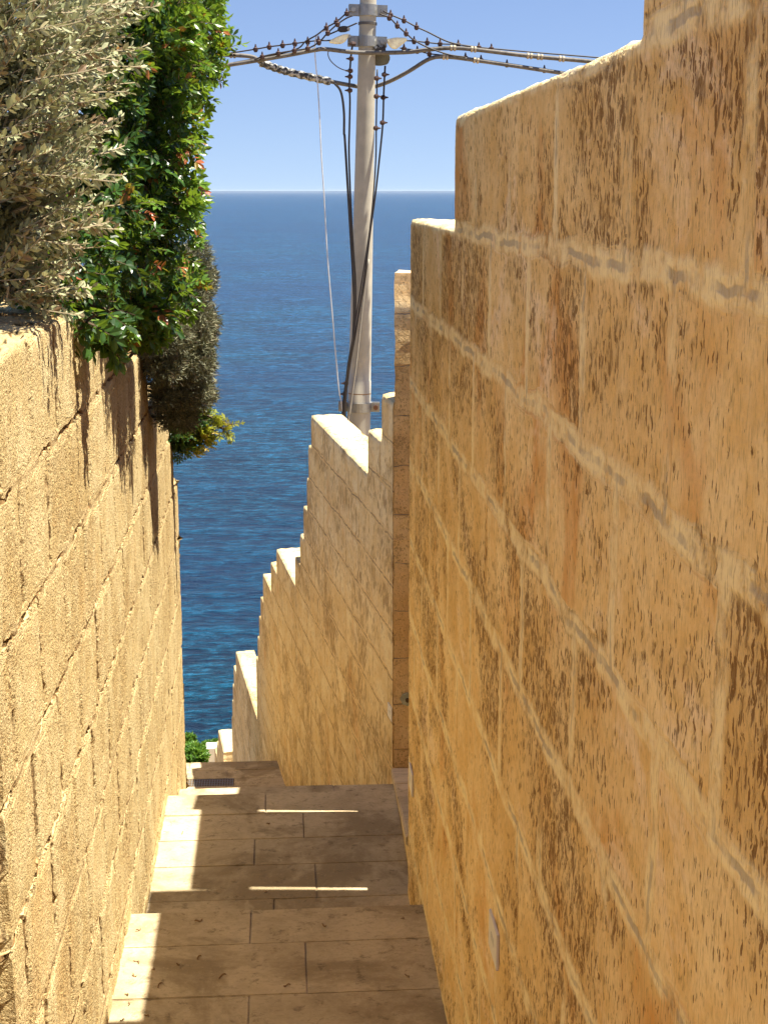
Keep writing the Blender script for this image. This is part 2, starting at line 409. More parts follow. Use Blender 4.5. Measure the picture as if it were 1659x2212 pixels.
prism('unseen_post',M_pier,[(.545,5.895),(.573,6.18),(.80,6.18),(.76,5.895)],-4.4,-.14,
      'unseen rendered post added at the far side of the gate to set the shadow edge','post',.08,.005)  # added out of sight, height set by the shadow edge on the landing
# unseen gate added in the gap: side slits shape sun strips on the paving
gt=empty('unseen_gate',(.553,5.162,-2.6)); tag(gt,'unseen wooden gate added to close the gap at the end of the tall right wall','gate')
M_wood=simple('old_wood',(.20,.12,.06),.7,.2,scale=25)
for i in range(6):
    b=MB(); b.box(-.005,.03,.016+i*.117,.016+i*.117+.1155,.2,2.30); b.build('gate_board',M_wood,gt)
b=MB(); b.box(.031,.06,.02,.74,.5,.6); b.build('gate_rail',M_wood,gt)
b=MB(); b.box(.031,.06,.02,.74,1.9,2.0); b.build('gate_rail',M_wood,gt)
b=MB(); b.box(-.02,.04,-.005,.735,1.90,2.33); b.build('gate_header',M_wood,gt)  # header and sill limit the length of the sun strips
b=MB(); b.box(-.02,.04,-.005,.735,0,.62); b.build('gate_sill',M_wood,gt)
# unseen wall added on the near left, raised to bounce sun onto the right
wall('unseen_wall',M_left,'unseen wall set back beside the near end of the left wall, raised to bounce light',
     [(-1.5,2.58,.45)],-2.9,.3,.06,-1,(-.93,0,0),XR,round_r=.02,seed=8.,dk=.06)

# ------------------------------------------------------------------ stairs and landings (slabs with open joints over a dirt bed)
def slabs(name, rows, z, label_kind='structure', th=.05, bed=True, zb=None):
    """rows: (y0,y1,x0,x1,[joints])"""
    m=MB(); bedm=MB(); rng=random.Random(len(rows)*13+int(z*100))
    bm=bmesh.new(); rl=bm.faces.layers.float.new('rnd')
    for (y0,y1,x0,x1,js) in rows:
        xs=[x0]+list(js)+[x1]
        for a,b in zip(xs,xs[1:]):
            g=.0009
            dz=rng.uniform(-.0022,.0022); r=rng.random()
            n0=len(bm.verts)
            ret=bmesh.ops.create_cube(bm,size=1.0); vs=ret['verts']
            for v in vs:
                v.co=Vector(((a+g if v.co.x<0 else b-g)+rng.uniform(-.0015,.0015),(y0+g if v.co.y<0 else y1-g)+rng.uniform(-.0018,.0018),(z-th if v.co.z<0 else z+dz+rng.uniform(-.0008,.0008))))
            es=[e for e in {e for v in vs for e in v.link_edges}]
            rr=bmesh.ops.bevel(bm,geom=es,offset=.0028,segments=2,affect='EDGES')
            for f in {f for v in rr['verts'] for f in v.link_faces}: f[rl]=r
            for f in rr['faces']: f[rl]=r
    me=bpy.data.meshes.new(name); bm.to_mesh(me); bm.free()
    # the bed is the second material of the same mesh
    Y0=min(r[0] for r in rows); Y1=max(r[1] for r in rows); X0=min(r[2] for r in rows); X1=max(r[3] for r in rows)
    o=link(name,me,[M_slab]); tag(o,kind='structure')
    b=MB(); b.box(X0+.004,X1-.004,Y0+.004,Y1-.004,(zb if zb is not None else z-.6),z-.006)
    bo=b.build(name+'_bed',M_bed,o)
    return o
XL0=LA-.02; XRr=RA+.02
slabs('landing',[(2.55,3.05,XL0,XRr,[-.1]),(3.05,3.42,XL0,XRr,[.08]),(3.42,3.72,XL0,XRr,[-.2,.2]),(3.72,4.02,XL0,XRr,[-.125]),(4.02,4.33,XL0,XRr,[.046]),(4.33,4.56,XL0,XRr,[-.130])],-2.34)
# steps up behind the camera
for k in range(5):
    slabs('step_up',[(2.55-.34*(k+1),2.55-.34*k,XL0-.25,XRr,[-.1+.1*(k%2)])],-2.34+.16*(k+1))
slabs('landing_up',[(-1.5,.85,XL0-.4,XRr,[0])],-1.54)
slabs('lower_landing',[(4.57,5.13,XL0,.49,[-.06]),(5.13,5.42,XL0,.468,[.1]),(5.42,5.66,XL0,.468,[-.14]),(5.66,5.91,XL0,.469,[.06]),(5.91,6.13,XL0,.470,[-.10])],-2.59)
slabs('stair_step',[(6.135,6.46,XL0,.53,[.0]),(6.46,6.80,XL0,.55,[.22])],-2.84)
def rx(Y): return .46+(Y-5.33)*.0505 if Y<8.1 else (1.6-Y*N2.y)/N2.x+.02
for k in range(1,14):
    y0=6.80+.457*(k-1)
    slabs('stair_step',[(y0,y0+.457,-.9 if y0<9.5 else -1.5,rx(y0)+.02,[-.2 if k%2 else .15])],-2.84-.1986*k)
for (y0,y1,j,x1) in ((13.2,13.51,[-.55],.02),):
    pass
def rx2(Y): return (1.6-Y*N2.y)/N2.x
lz=-5.62
slabs('far_landing',[(12.76,13.50,-1.6,rx2(13.2)+.05,[-.5]),(13.50,13.69,-.53,rx2(13.6)+.03,[]),(13.69,13.90,-1.6,rx2(13.8)+.03,[-1.25,-.60]),(13.90,14.12,-1.6,rx2(14.0)+.03,[-.98,-.30])],lz)
b=MB(); b.box(-1.6,-1.02,13.503,13.687,lz-.5,lz-.002); tag(b.build('gutter_kerb',M_slab),kind='structure')
# drain grate
dg=empty('drain_grate',(-.775,13.595,lz)); tag(dg,'dark metal drain grate set across the far landing','drain grate')
M_blk=simple('black_void',(.012,.012,.012),.9,.05); M_gal=simple('galvanised_steel',(.32,.33,.33),.45,.5,.6)
b=MB(); b.box(-.243,.243,-.09,.09,-.12,-.035); b.build('drain_channel',M_blk,dg)
b=MB()
for i in range(20): x=-.235+i*.0247; b.box(x-.0022,x+.0022,-.088,.088,-.024,0)
for j in range(5): y=-.086+j*.043; b.box(-.24,.24,y-.0022,y+.0022,-.022,-.001)
b.build('grate_bars',M_gal,dg)
# sloping coping along the stairs beside the gap
lp=[(.455,5.34),(.597,8.09),(.74,8.09),(.53,5.34)]
zc=lambda y:-2.45-(y-5.34)*.15 if y<6.16 else -2.573-(y-6.16)*.369
lc=empty('sloping_coping',(.5,5.34,-2.6)); tag(lc,'sloping kerb of stone slabs along the right edge of the stairs','kerb')
def led(y0,y1,name='coping_slab'):
    f=lambda y:((.452+(y-5.34)*.022) if y<6.16 else .470+(y-6.16)*.0655, zc(y))
    m=MB(); (xa,za),(xb,zb)=f(y0),f(y1)
    xr=lambda y:.525+(y-5.34)*.078
    vs=[(xa,y0,za-.045),(xr(y0),y0,za-.045),(xr(y1),y1,zb-.045),(xb,y1,zb-.045),(xa,y0,za),(xr(y0),y0,za),(xr(y1),y1,zb),(xb,y1,zb)]
    m.add([(x-.5,y-5.34,z+2.6) for x,y,z in vs],[(3,2,1,0),(4,5,6,7),(0,1,5,4),(1,2,6,5),(2,3,7,6),(3,0,4,7)]); m.build(name,M_led,lc,bevel=.006)
for a_,b_ in ((5.34,6.155),(6.16,6.80),(6.806,7.45),(7.456,8.09)): led(a_,b_)
m=MB()
for ya,yb,xa,xb,xra,xrb in ((5.345,6.16,.462,.474,.523,.587),(6.16,8.09,.474,.604,.587,.735)):
    za,zb=zc(ya)-.047,zc(yb)-.047
    vs=[(xa,ya,-4.6),(xra,ya,-4.6),(xrb,yb,-4.6),(xb,yb,-4.6),(xa,ya,za),(xra,ya,za),(xrb,yb,zb),(xb,yb,zb)]
    m.add([(x-.5,y-5.34,z+2.6) for x,y,z in vs],[(3,2,1,0),(4,5,6,7),(0,1,5,4),(2,3,7,6),(3,0,4,7)])
m.build('kerb_body',M_far,lc)
# white objects beyond the landing
def whitebox(x0,x1,y,Yd,label,zb):
    a=at(x0,y,Yd); c=at(x1,y,Yd)
    b=MB(); b.box(0,c.x-a.x,0,.30,zb-a.z,0); o=b.build('white_block',M_white,None,loc=(a.x,a.y,a.z),bevel=.008); return o
w1=whitebox(444.5,471,1617,24.5,'',-13); tag(w1,'white plastered block, widest of three beside the green coastal shrub','wall block')
w2=whitebox(441.2,443.9,1632,24.2,'',-13); tag(w2,'thin white slab between the wide and the short white blocks','wall block')
w3=whitebox(437.0,440.8,1634,23.9,'',-13); tag(w3,'short white block leftmost beside the green shrub','wall block')

# ------------------------------------------------------------------ wall plates and valve
M_plate=simple('white_plastic',(.74,.70,.64),.5,.4,var=.05,scale=8,bump=0); M_lens=simple('grey_lens',(.60,.57,.52),.4,.4,bump=0)
def plate(loc, rz, label):
    e=empty('wall_light',loc,rz); tag(e,label,'wall light','recessed step lights')
    b=MB(); b.box(-.06,.06,0,.006,-.042,.042); b.build('cover_plate',M_plate,e,bevel=.001)
    b=MB(); b.box(-.02,.02,.006,.0072,-.008,.008); b.build('lens',M_lens,e)
plate((RA,2.93,-1.592),XR,'white rectangular plate low on the near right wall, nearest the viewer')
plate((RA,4.99,-2.072),XR,'white rectangular plate at the far end of the tall right wall above the kerb')
p3=D2*8.12+N2*1.6; plate((p3.x,p3.y,-3.0),XR-AZ2,'small white plate on the stepped wall at its edge beside the pier')
vl=empty('wall_valve',(0.70-.037,8.09,at(880,1510,8.09).z)); tag(vl,'round pale tap flange on the pier at knee height','valve')
vx=at(879.5,1510,8.09); vl.location=vx
b=MB(); pts=[]
n=24; ring=[(math.cos(2*math.pi*k/n)*(.036+.003*(k%3==0)),-.012,math.sin(2*math.pi*k/n)*(.036+.003*(k%3==0))) for k in range(n)]
ring2=[(x,0.006,z) for x,_,z in ring]
b.add(ring+ring2,[tuple(range(n))]+[(k,(k+1)%n,n+(k+1)%n,n+k)[::-1] for k in range(n)]); b.build('flange',simple('verdigris',(.42,.45,.36),.6,.3,var=.2),vl)
b=MB(); b.tube([(0,-.0125,0),(0,-.03,0)],.012,12); b.build('spindle',simple('brown_metal',(.14,.10,.06),.5,.4,.5),vl)

# ------------------------------------------------------------------ terrain and sea
SEA=-32.0
def zst(Y): 
    if Y<2.5: return -2.34+(2.5-Y)*.42 if Y>.8 else -1.6
    if Y<4.5: return -2.34
    if Y<14.1: return -2.34-(Y-4.5)*.37
    return -5.9-(Y-14.1)*.50
def terr(X,Y):
    b=zst(Y)-.75
    if Y>14.1: return zst(Y)-.85+(.12*noise.noise(Vector((X*.5,Y*.5,0))) if Y<60 else 0)
    if X<-.75:
        w=1-min(1,max(0,(Y-6.2)/1.2)); return b*(1-w)+(-.42 if Y<4.9 else -.42-(Y-4.9)*.55)*w
    if X>1.0: return max(b, min(-.9, zst(Y)+1.15)) if Y<12 else b+ (1.9*(14.1-Y)/2.1)
    return b
xs=grid_with([-90,-20,-4,-1.2,-.78,-.74,.98,1.02,4,20,90],.5) if False else ([-90,-60,-40,-25,-16,-10,-7,-5,-4,-3.2,-2.6,-2.1,-1.7,-1.4,-1.1,-.9,-.78,-.72,-.4,0,.4,.8,.98,1.05,1.4,1.8,2.4,3.2,4.2,6,9,14,22,35,60,90])
ys=[-30,-15,-6,-3,-1.5,-.5,.4,.8,1.2,1.8,2.5,2.56,3.2,3.8,4.4,4.9,5.4,5.9,6.2,6.6,7,7.4,7.8,8.4,9,10,11,12,12.1,13,14.1,14.3,15,15.5,16,16.5,17,17.5,18,18.6,19.2,20,21,22,23.5,25,27,30,34,40,50,60,80,100]
m=MB(); vv=[(x,y,terr(x,y)) for y in ys for x in xs]; nx=len(xs)
m.add(vv,[(j*nx+i,j*nx+i+1,(j+1)*nx+i+1,(j+1)*nx+i) for j in range(len(ys)-1) for i in range(nx-1)])
tag(m.build('terrain',M_soil),kind='structure')

t=NT('sea_water'); geo=t.n('ShaderNodeNewGeometry').outputs['Position']
w1_=t.noise(geo,.6,5,.66,.5,stretch=(.5,1.25,1)); w2_=t.noise(geo,1.7,5,.68,.4,stretch=(.5,1.15,1)); w0_=t.noise(geo,.12,5,.6,.4,stretch=(.5,1.3,1)); w3_=t.noise(geo,.045,4,.6,stretch=(.6,1.4,1)); w4_=t.noise(geo,.009,3,.5,stretch=(.5,1.6,1))
h=t.math('ADD',t.math('ADD',t.math('MULTIPLY',w1_,2.0),t.math('MULTIPLY',w2_,1.0)),t.math('MULTIPLY',w0_,5.0))
c=t.mix(t.ramp(w3_,.35,.68),(.0012,.026,.080),(.0012,.042,.086))
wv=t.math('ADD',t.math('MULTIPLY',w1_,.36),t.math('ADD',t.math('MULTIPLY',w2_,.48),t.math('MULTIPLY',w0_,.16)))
sy=t.n('ShaderNodeSeparateXYZ'); t.l(geo,sy.inputs[0]); deep=t.ramp(sy.outputs[1],60,420)
c=t.mix(t.math('SUBTRACT',1.0,deep),c,(.001,.034,.068))
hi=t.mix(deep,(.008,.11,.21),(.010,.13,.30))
c=t.mix(t.ramp(wv,.50,.585,0,.9),c,hi)  # bright wave faces painted into the base colour
c=t.mix(t.ramp(wv,.505,.445,0,.95),c,(.0004,.010,.030))  # dark wave troughs painted into the base colour
c=t.mix(t.ramp(w4_,.4,.65,0,.4),c,(.0015,.022,.085))
foam_glints=t.math('MULTIPLY',t.ramp(w1_,.70,.73),t.ramp(w2_,.60,.66))
c=t.mix(foam_glints,c,(.6,.65,.68))  # white flecks: foam and small glints put into the colour
p=t.principled(c,.22,.24); p.inputs['IOR'].default_value=1.333
t.bump(p,h,.85,1.0)
m=MB(); S=160000.
yy=[20,60,120,300,900,3000,10000,40000,S]; xx=[-S,-20000,-3000,-500,-100,0,100,500,3000,20000,S]
m.add([(x,y,SEA) for y in yy for x in xx],[(j*11+i,j*11+i+1,(j+1)*11+i+1,(j+1)*11+i) for j in range(8) for i in range(10)])
tag(m.build('sea',t.m),kind='structure')

# ------------------------------------------------------------------ the pole and its cables
M_pole=simple('pole_paint',(.43,.405,.34),.55,.35,var=.10,scale=9)
M_gz=simple('grey_clamp',(.30,.30,.29),.42,.5,.5); M_rusty=simple('rusty_bolt',(.20,.10,.06),.7,.3,.3)
M_cab=simple('grey_cable',(.13,.12,.11),.6,.3,var=.35,scale=40,bump=0); M_blkc=simple('black_cable',(.030,.024,.022),.5,.4,var=.2,bump=0)
M_knob=simple('knob_brown',(.06,.03,.025),.5,.4,bump=0); M_tape=simple('cable_tie',(.42,.36,.27),.7,.2,bump=0)
M_porc=simple('cream_clamp',(.88,.78,.56),.5,.4,var=.25,scale=30); M_wht=simple('white_wire',(.62,.62,.62),.5,.4,bump=0)
PY=12.35
pt=at(796,-30,PY); pm=at(775.3,900,PY)
ax=(pt-pm).normalized()
def pole_c(y):  # axis point seen at height y
    k=(y-900)/(-30-900); return pm+(pt-pm)*k
pb=pm-ax*6.2
pr=empty('utility_pole',pb); tag(pr,'tall pale grey tubular utility pole leaning slightly against the sea','utility pole')
def rel(p,base=pb): return Vector(p)-base
def prad(y): return .098+(.067-.098)*max(0,min(1,(900-y)/930))
m=MB(); P=[pb-pb,rel(pole_c(1400)),rel(pole_c(900)),rel(pole_c(818)),rel(pole_c(817))]; rr=[.115,.106,.098,.0955,.0925]
for y in range(780,-900,-60): P.append(rel(pole_c(y))); rr.append(max(.05,prad(y)-.002))
m.tube(P,rr,28); m.build('shaft',M_pole,pr,smooth=True)
rot=Vector((0,0,1)).rotation_difference(ax).to_matrix().to_4x4()
def ringmb(m,c,r0,r1,h,n=28):
    M=Matrix.Translation(c)@rot
    vs=[];fs=[]
    for k in range(n):
        a=2*math.pi*k/n
        for r,z in ((r0,-h/2),(r1,-h/2),(r1,h/2),(r0,h/2)): vs.append(M@Vector((r*math.cos(a),r*math.sin(a),z)))
    for k in range(n):
        q=(k+1)%n
        for s in range(4): fs.append((k*4+s,q*4+s,q*4+(s+1)%4,k*4+(s+1)%4))
    m.add(vs,fs)
def clamp(y,h,ext,mat=M_gz,bm=M_gz):
    c=rel(pole_c(y)); r=prad(y); m=MB(); ringmb(m,c,r-.002,r+.012,h)
    M=Matrix.Translation(c)@rot
    for s in (-1,1):
        xa,xb=sorted((s*(r+.004),s*(r+ext)))
        m.box(xa,xb,-.032,-.018,-h/2,h/2,M); m.box(xa,xb,.018,.032,-h/2,h/2,M)
    o=m.build('clamp',mat,pr)
    for s in (-1,1):
        b=MB(); x=s*(r+ext-.035)
        b.tube([M@Vector((x,-.062,0)),M@Vector((x,-.033,0))],.021,6); b.tube([M@Vector((x,-.05,0)),M@Vector((x,.06,0))],.011,10); b.build('bolt',bm if s<0 else (M_rusty if y>800 else bm),o)
    return o
clamp(20,.085,.085); clamp(84,.08,.085); clamp(877,.078,.075)
m=MB(); ringmb(m,rel(pole_c(47)),prad(47)-.002,prad(47)+.006,.02); m.build('steel_strap',simple('strap',(.12,.11,.10),.5,.4,.4),pr)
m=MB(); ringmb(m,rel(pole_c(846)),.0925,.0975,.008); m.build('rust_band',simple('rust_line',(.30,.19,.10),.8,.2),pr)

def cable(name,label,pts,rad,mat,knobs=None,ties=None,Y=PY-.17,n=6,group=None,krad=.016):
    P=[at(p[0],p[1],p[2] if len(p)>2 else Y) for p in pts]
    base=P[0]; r=empty(name,base); tag(r,label,'cable',group)
    S=spline(P,6); m=MB(); m.tube([q-base for q in S],rad,n); m.build('sheath',mat,r,smooth=True)
    def near(px,py):
        t=at(px,py,Y); return min(S,key=lambda q:(q.x-t.x)**2+(q.z-t.z)**2)
    for k in (knobs or []):
        q=near(k[0],k[1])-base; up=Vector((.0,0,1)) if len(k)<3 else Vector((k[2],0,k[3])).normalized()
        b=MB(); b.tube([q-up*.024,q-up*.012,q+up*.008,q+up*.014,q+up*.038],[.010,krad*1.15,krad*1.25,.010,.004],8); b.build('knob',M_knob,r)
    for k in (ties or []):
        q=near(*k); i=S.index(q); d=(S[min(i+1,len(S)-1)]-S[max(0,i-1)]).normalized(); q=q-base
        b=MB(); b.tube([q-d*.022,q-d*.004],rad+.007,10); b.tube([q+d*.006,q+d*.022],rad+.007,10); b.build('tie_wrap',M_tape,r)
    return r
def K(x,y): return (394+.5766*x,.5766*y)
def KL(*l): return [K(*p) for p in l]
Yf=PY-.16
cable('overhead_cable','thick grey cable passing in front of the pole under the upper clamps',
      KL((-120,300),(100,256),(270,228),(400,206),(500,187),(545,185),(660,197),(830,196),(920,186),(1000,180),(1090,185),(1300,210),(1540,232),(1750,262),(2100,310)),.0165,M_cab,
      ties=KL((175,243),(1015,180),(1100,187),(1315,210),(1355,214),(1430,222)),Y=Yf)
cable('overhead_cable','thick dark cable sagging behind the pole, on its right side',
      [ (*K(690,330),PY+.15),(*K(722,324),PY+.13),(*K(780,303),PY),(*K(850,266),PY-.1),(*K(925,221),PY-.15),(*K(985,213),PY-.16),(*K(1100,226),PY-.16),(*K(1415,273),PY-.16),(*K(1700,320),PY-.16)],.0165,M_cab,
      ties=KL((985,212),(1098,227)),Y=Yf)
cable('overhead_cable','thick tape-wrapped cable drooping to the left of the pole',
      [(*K(-150,190),PY-.1),(*K(160,205),PY-.1),(*K(262,213),PY-.1),(*K(300,237),PY-.1),(*K(400,269),PY-.1),(*K(550,304),PY-.05),(*K(650,323),PY+.1),(*K(700,330),PY+.15)],.0165,M_cab,ties=KL((190,205),(175,204)),Y=PY-.1)
tp=empty('cable_joint',at(*K(300,237),PY-.1)); tag(tp,'mottled tape-bound joint sleeve around the left drooping cable','cable joint')
S=spline([at(*K(*p),PY-.1)-tp.location for p in ((292,234),(350,255),(400,270),(480,289),(556,306))],8)
m=MB(); m.tube(S,[.030+.004*math.sin(i*1.9) for i in range(len(S))],10)
tt=NT('peeling_tape'); co=tt.n('ShaderNodeTexCoord').outputs['Object']; nn=tt.noise(co,28.,4,.7); c=tt.mix(tt.ramp(nn,.48,.56),(.05,.05,.05),(.42,.42,.40)); tt.principled(c,.6,.3)
m.build('tape_sleeve',tt.m,tp)
cable('branch_wire','dark wire curving down from the taped joint left of the pole',
      KL((570,312),(590,335),(600,370),(606,430),(606,500))+[(745,300),(751,400),(757,500),(763,600),(765,660),(762,740),(752,800),(742,870),(741,930),(745,1100)],.0095,M_blkc,Y=Yf)
cable('overhead_wire','upper beaded wire running left from the top clamp',
      KL((630,42),(612,52),(577,82),(540,103),(505,130),(462,155),(425,185),(300,215),(110,250),(-100,290)),.006,M_blkc,
      knobs=KL((614,50),(577,80),(540,103)),Y=Yf)
cable('overhead_wire','lower reddish beaded wire running left from the top clamp',
      KL((640,58),(615,68),(582,90),(545,123),(512,158),(470,181),(420,189),(360,199),(300,212),(270,225)),.006,M_blkc,
      knobs=KL((582,88),(545,122),(512,155),(468,181),(420,189),(360,199),(300,212)),Y=Yf-.03)
cable('overhead_wire','nearly level beaded wire leading left from the cream clamp to the bush',
      KL((570,150),(540,152),(510,152),(470,156),(422,163),(376,169),(326,175),(275,184),(160,202),(-100,240)),.0055,M_blkc,
      knobs=KL((510,151),(470,156),(422,163),(376,169),(326,175),(275,184)),Y=Yf+.02)
cable('overhead_wire','upper beaded wire running right from the top clamp',
      KL((752,40),(780,55),(830,76),(877,101),(915,118),(1000,158),(1100,178)),.006,M_blkc,knobs=KL((780,53),(830,76),(877,101)),Y=Yf)
cable('overhead_wire','steep beaded wire falling right from the top clamp',
      KL((738,52),(775,66),(805,96),(838,125),(870,152),(925,180),(1000,205),(1060,214)),.006,M_blkc,knobs=KL((775,66),(805,96),(838,125)),Y=Yf-.02)
cable('overhead_wire','level beaded wire above the thick cable, leading right to the wall top',
      KL((838,152),(868,154),(917,159),(965,164),(1033,167),(1110,177),(1157,182),(1350,199),(1600,220),(2000,262)),.0055,M_blkc,
      knobs=KL((868,154),(917,159),(965,164),(1033,167),(1110,177),(1157,182)),Y=Yf+.02)
cable('overhead_wire','lowest beaded wire leading right along the second thick cable',
      KL((815,180),(830,182),(880,190),(925,201),(980,207),(1060,215),(1118,224),(1215,241),(1355,262),(1600,305)),.0055,M_blkc,
      knobs=KL((830,182),(880,190),(925,201),(1060,215),(1118,224),(1215,241),(1355,262)),Y=Yf+.03)
cable('down_wire','white thin wire hanging farthest left of the pole',
      KL((545,112),(515,122),(500,145),(497,200),(508,330),(516,470))+[(694,330),(700,420),(708,560),(719,690),(731,830),(738,872),(741,930),(742,1050)],.0045,M_wht,Y=Yf)
cable('down_wire','black beaded wire hanging close to the left side of the pole',
      KL((640,158),(633,200),(628,265),(626,330),(628,380),(626,480))+[(754,330),(757,420),(762,520),(768,610),(767,700),(757,770),(748,820),(743,868),(747,930),(749,1100)],.0075,M_blkc,
      knobs=[K(640,165)+(-1,0),K(632,222)+(-1,0),K(627,265)+(-1,0),K(627,290)+(-1,0),K(628,340)+(-1,0),(744,828,-1,0),(742,850,-1,0)],Y=Yf+.03)
cable('down_wire','black beaded wire crossing the pole from its upper right to the lower clamp',
      [(832,142),(829,200),(827,265),(821,330),(811,420),(800,500),(786,610),(768,720),(754,800),(747,870),(746,930),(750,1100)],.0075,M_blkc,
      knobs=[(831,160,1,0),(829,207,1,0),(827,270,1,0),(813,210,1,0)],Y=Yf)
cable('down_wire','thin black wire beside the crossing beaded wire',
      [(815,150),(813,262),(812,340),(806,430),(797,510),(783,600),(764,720),(750,800),(745,880),(742,930),(741,1100)],.006,M_blkc,
      knobs=[(813,160,1,0),(813,212,1,0),(811,276,1,0)],Y=Yf-.02)
cable('down_wire','pale grey cable running down the front of the pole past the lower clamp',
      [(797,560),(786,640),(777,720),(768,800),(761,850),(756,890),(752,920),(752,1100)],.0075,simple('pale_cable',(.34,.32,.27),.6,.3),Y=PY-.16)
cable('strap_tail','short dark tie wire running from the strap to the oval connector',KL((655,86),(630,97),(612,104),(598,108),(575,118),(552,128)),.006,M_blkc,Y=Yf+.02)
cable('loop_wire','thin grey loop of wire under the cream clamp left of the pole',KL((548,190),(546,205),(556,228),(580,250),(605,262),(625,264)),.004,M_cab,Y=Yf)
def shell(name,label,pts,th,mat,Y,part='body'):
    P=[at(*K(*p),Y) for p in pts]; c=sum(P,Vector())/len(P); r=empty(name,c); tag(r,label,'cable clamp')
    m=MB(); n=len(P); vs=[(p.x-c.x,-th/2,p.z-c.z) for p in P]+[(p.x-c.x,th/2,p.z-c.z) for p in P]
    m.add(vs,[tuple(range(n)),tuple(range(2*n-1,n-1,-1))]+[(i,n+i,n+(i+1)%n,(i+1)%n) for i in range(n)])
    m.build(part,mat,r,bevel=.006)
    b=MB(); b.tube([(P[0].x-c.x,-th/2-.012,P[0].z-c.z-.02),(P[0].x-c.x,th/2+.01,P[0].z-c.z-.02)],.012,8); b.build('pin',M_gz,r)
    return r
shell('cable_clamp','cream wedge-shaped cable clamp left of the pole',[(626,126),(600,130),(575,140),(552,152),(548,160),(575,165),(598,164),(615,152)],.045,M_porc,Yf)
shell('cable_clamp','cream triangular cable clamp right of the pole',[(764,147),(800,141),(838,142),(843,150),(825,166),(800,185),(782,180),(768,162)],.045,M_porc,Yf)
shell('cable_clamp','dark oval connector hanging by the strap left of the pole',[(622,100),(605,97),(585,101),(580,112),(590,121),(615,120),(625,111)],.05,M_blkc,Yf)
shell('cable_clamp','dark grey bracket with a rounded lower end on the right of the pole',[(722,190),(760,196),(774,205),(778,220),(770,240),(745,246),(722,245)],.07,simple('dark_bracket',(.13,.12,.08),.6,.3),PY+.02)
shell('cable_clamp','small black hook bracket on the right of the pole above the thick cable',[(724,168),(735,166),(737,178),(752,178),(752,166),(760,168),(762,196),(722,196)],.04,M_blkc,PY-.06)

# ------------------------------------------------------------------ vegetation
def rvec(rng): 
    while True:
        v=Vector((rng.uniform(-1,1),rng.uniform(-1,1),rng.uniform(-1,1)))
        if .01<v.length<1: return v.normalized()
def leaf(m,b,d,nrm,L,W,r,full=True):
    d=d.normalized(); s=d.cross(nrm)
    if s.length<1e-4: s=d.cross(Vector((.3,.5,.8)))
    s.normalize(); u=s.cross(d)
    if full:
        v=[b,b+d*L*.30+s*W*.42+u*W*.10,b+d*L*.65+s*W*.5+u*W*.12,b+d*L-u*L*.06,b+d*L*.65-s*W*.5+u*W*.12,b+d*L*.30-s*W*.42+u*W*.10,b+d*L*.33,b+d*L*.68-u*L*.01]
        m.add(v,[(0,6,1),(6,7,2,1),(7,3,2),(0,5,6),(6,5,4,7),(7,4,3)],r)
    else:
        v=[b,b+d*L*.5+s*W*.5,b+d*L,b+d*L*.5-s*W*.5]; m.add(v,[(0,1,2,3)],r)
def in_blobs(p,blobs,ex=0.0):
    for c,r in blobs:
        q=p-c
        if (q.x/r[0])**2+(q.y/r[1])**2+(q.z/r[2])**2<1-ex: return True
    return False
def blobs_from(lst):
    out=[]
    for (x,y,Y,r,*k) in lst:
        rr=r*Y/3270.0; ky=k[0] if k else 1.2
        out.append((at(x,y,Y),(rr,rr*ky,rr)))
    return out
def surf_points(blobs,n,rng,depth=(.55,1.0)):
    vol=[r[0]*r[2] for c,r in blobs]; tot=sum(vol); out=[]
    while len(out)<n:
        k=rng.random()*tot; i=0
        while k>vol[i] and i<len(vol)-1: k-=vol[i]; i+=1
        c,r=blobs[i]; d=rvec(rng); s=rng.uniform(*depth)
        p=c+Vector((d.x*r[0]*s,d.y*r[1]*s,d.z*r[2]*s))
        out.append((p,d))
    return out
def bush(name,label,blobs,cat,spec,leafm,twigm,seed,stems):
    rng=random.Random(seed); base=stems[0]
    e=empty(name,base); tag(e,label,cat)
    m=MB(); tw=MB()
    for (n,depth,fn) in spec:
        for p,d in surf_points(blobs,n,rng,depth):
            if p.y<7.3 and p.x<LA+.02 and p.z<-.33-(max(0,p.y-5.0))*.5: continue
            fn(m,tw,p-base,d,rng)
    for a in stems:
        for c,r in blobs:
            q=[a-base,(a-base)*.5+(c-base)*.5+rvec(rng)*.04,c-base]
            tw.tube(spline(q,4),[.009]*5+[.006]*4,5,False)
            for _ in range(4):
                dd=rvec(rng); e1=c-base+Vector((dd.x*r[0],dd.y*r[1],dd.z*r[2]))*.8
                tw.tube([c-base,(c-base+e1)/2+rvec(rng)*.02,e1],[.005,.004,.002],4,False)
    m.build('foliage',leafm,e); tw.build('branches',twigm,e)
    return e
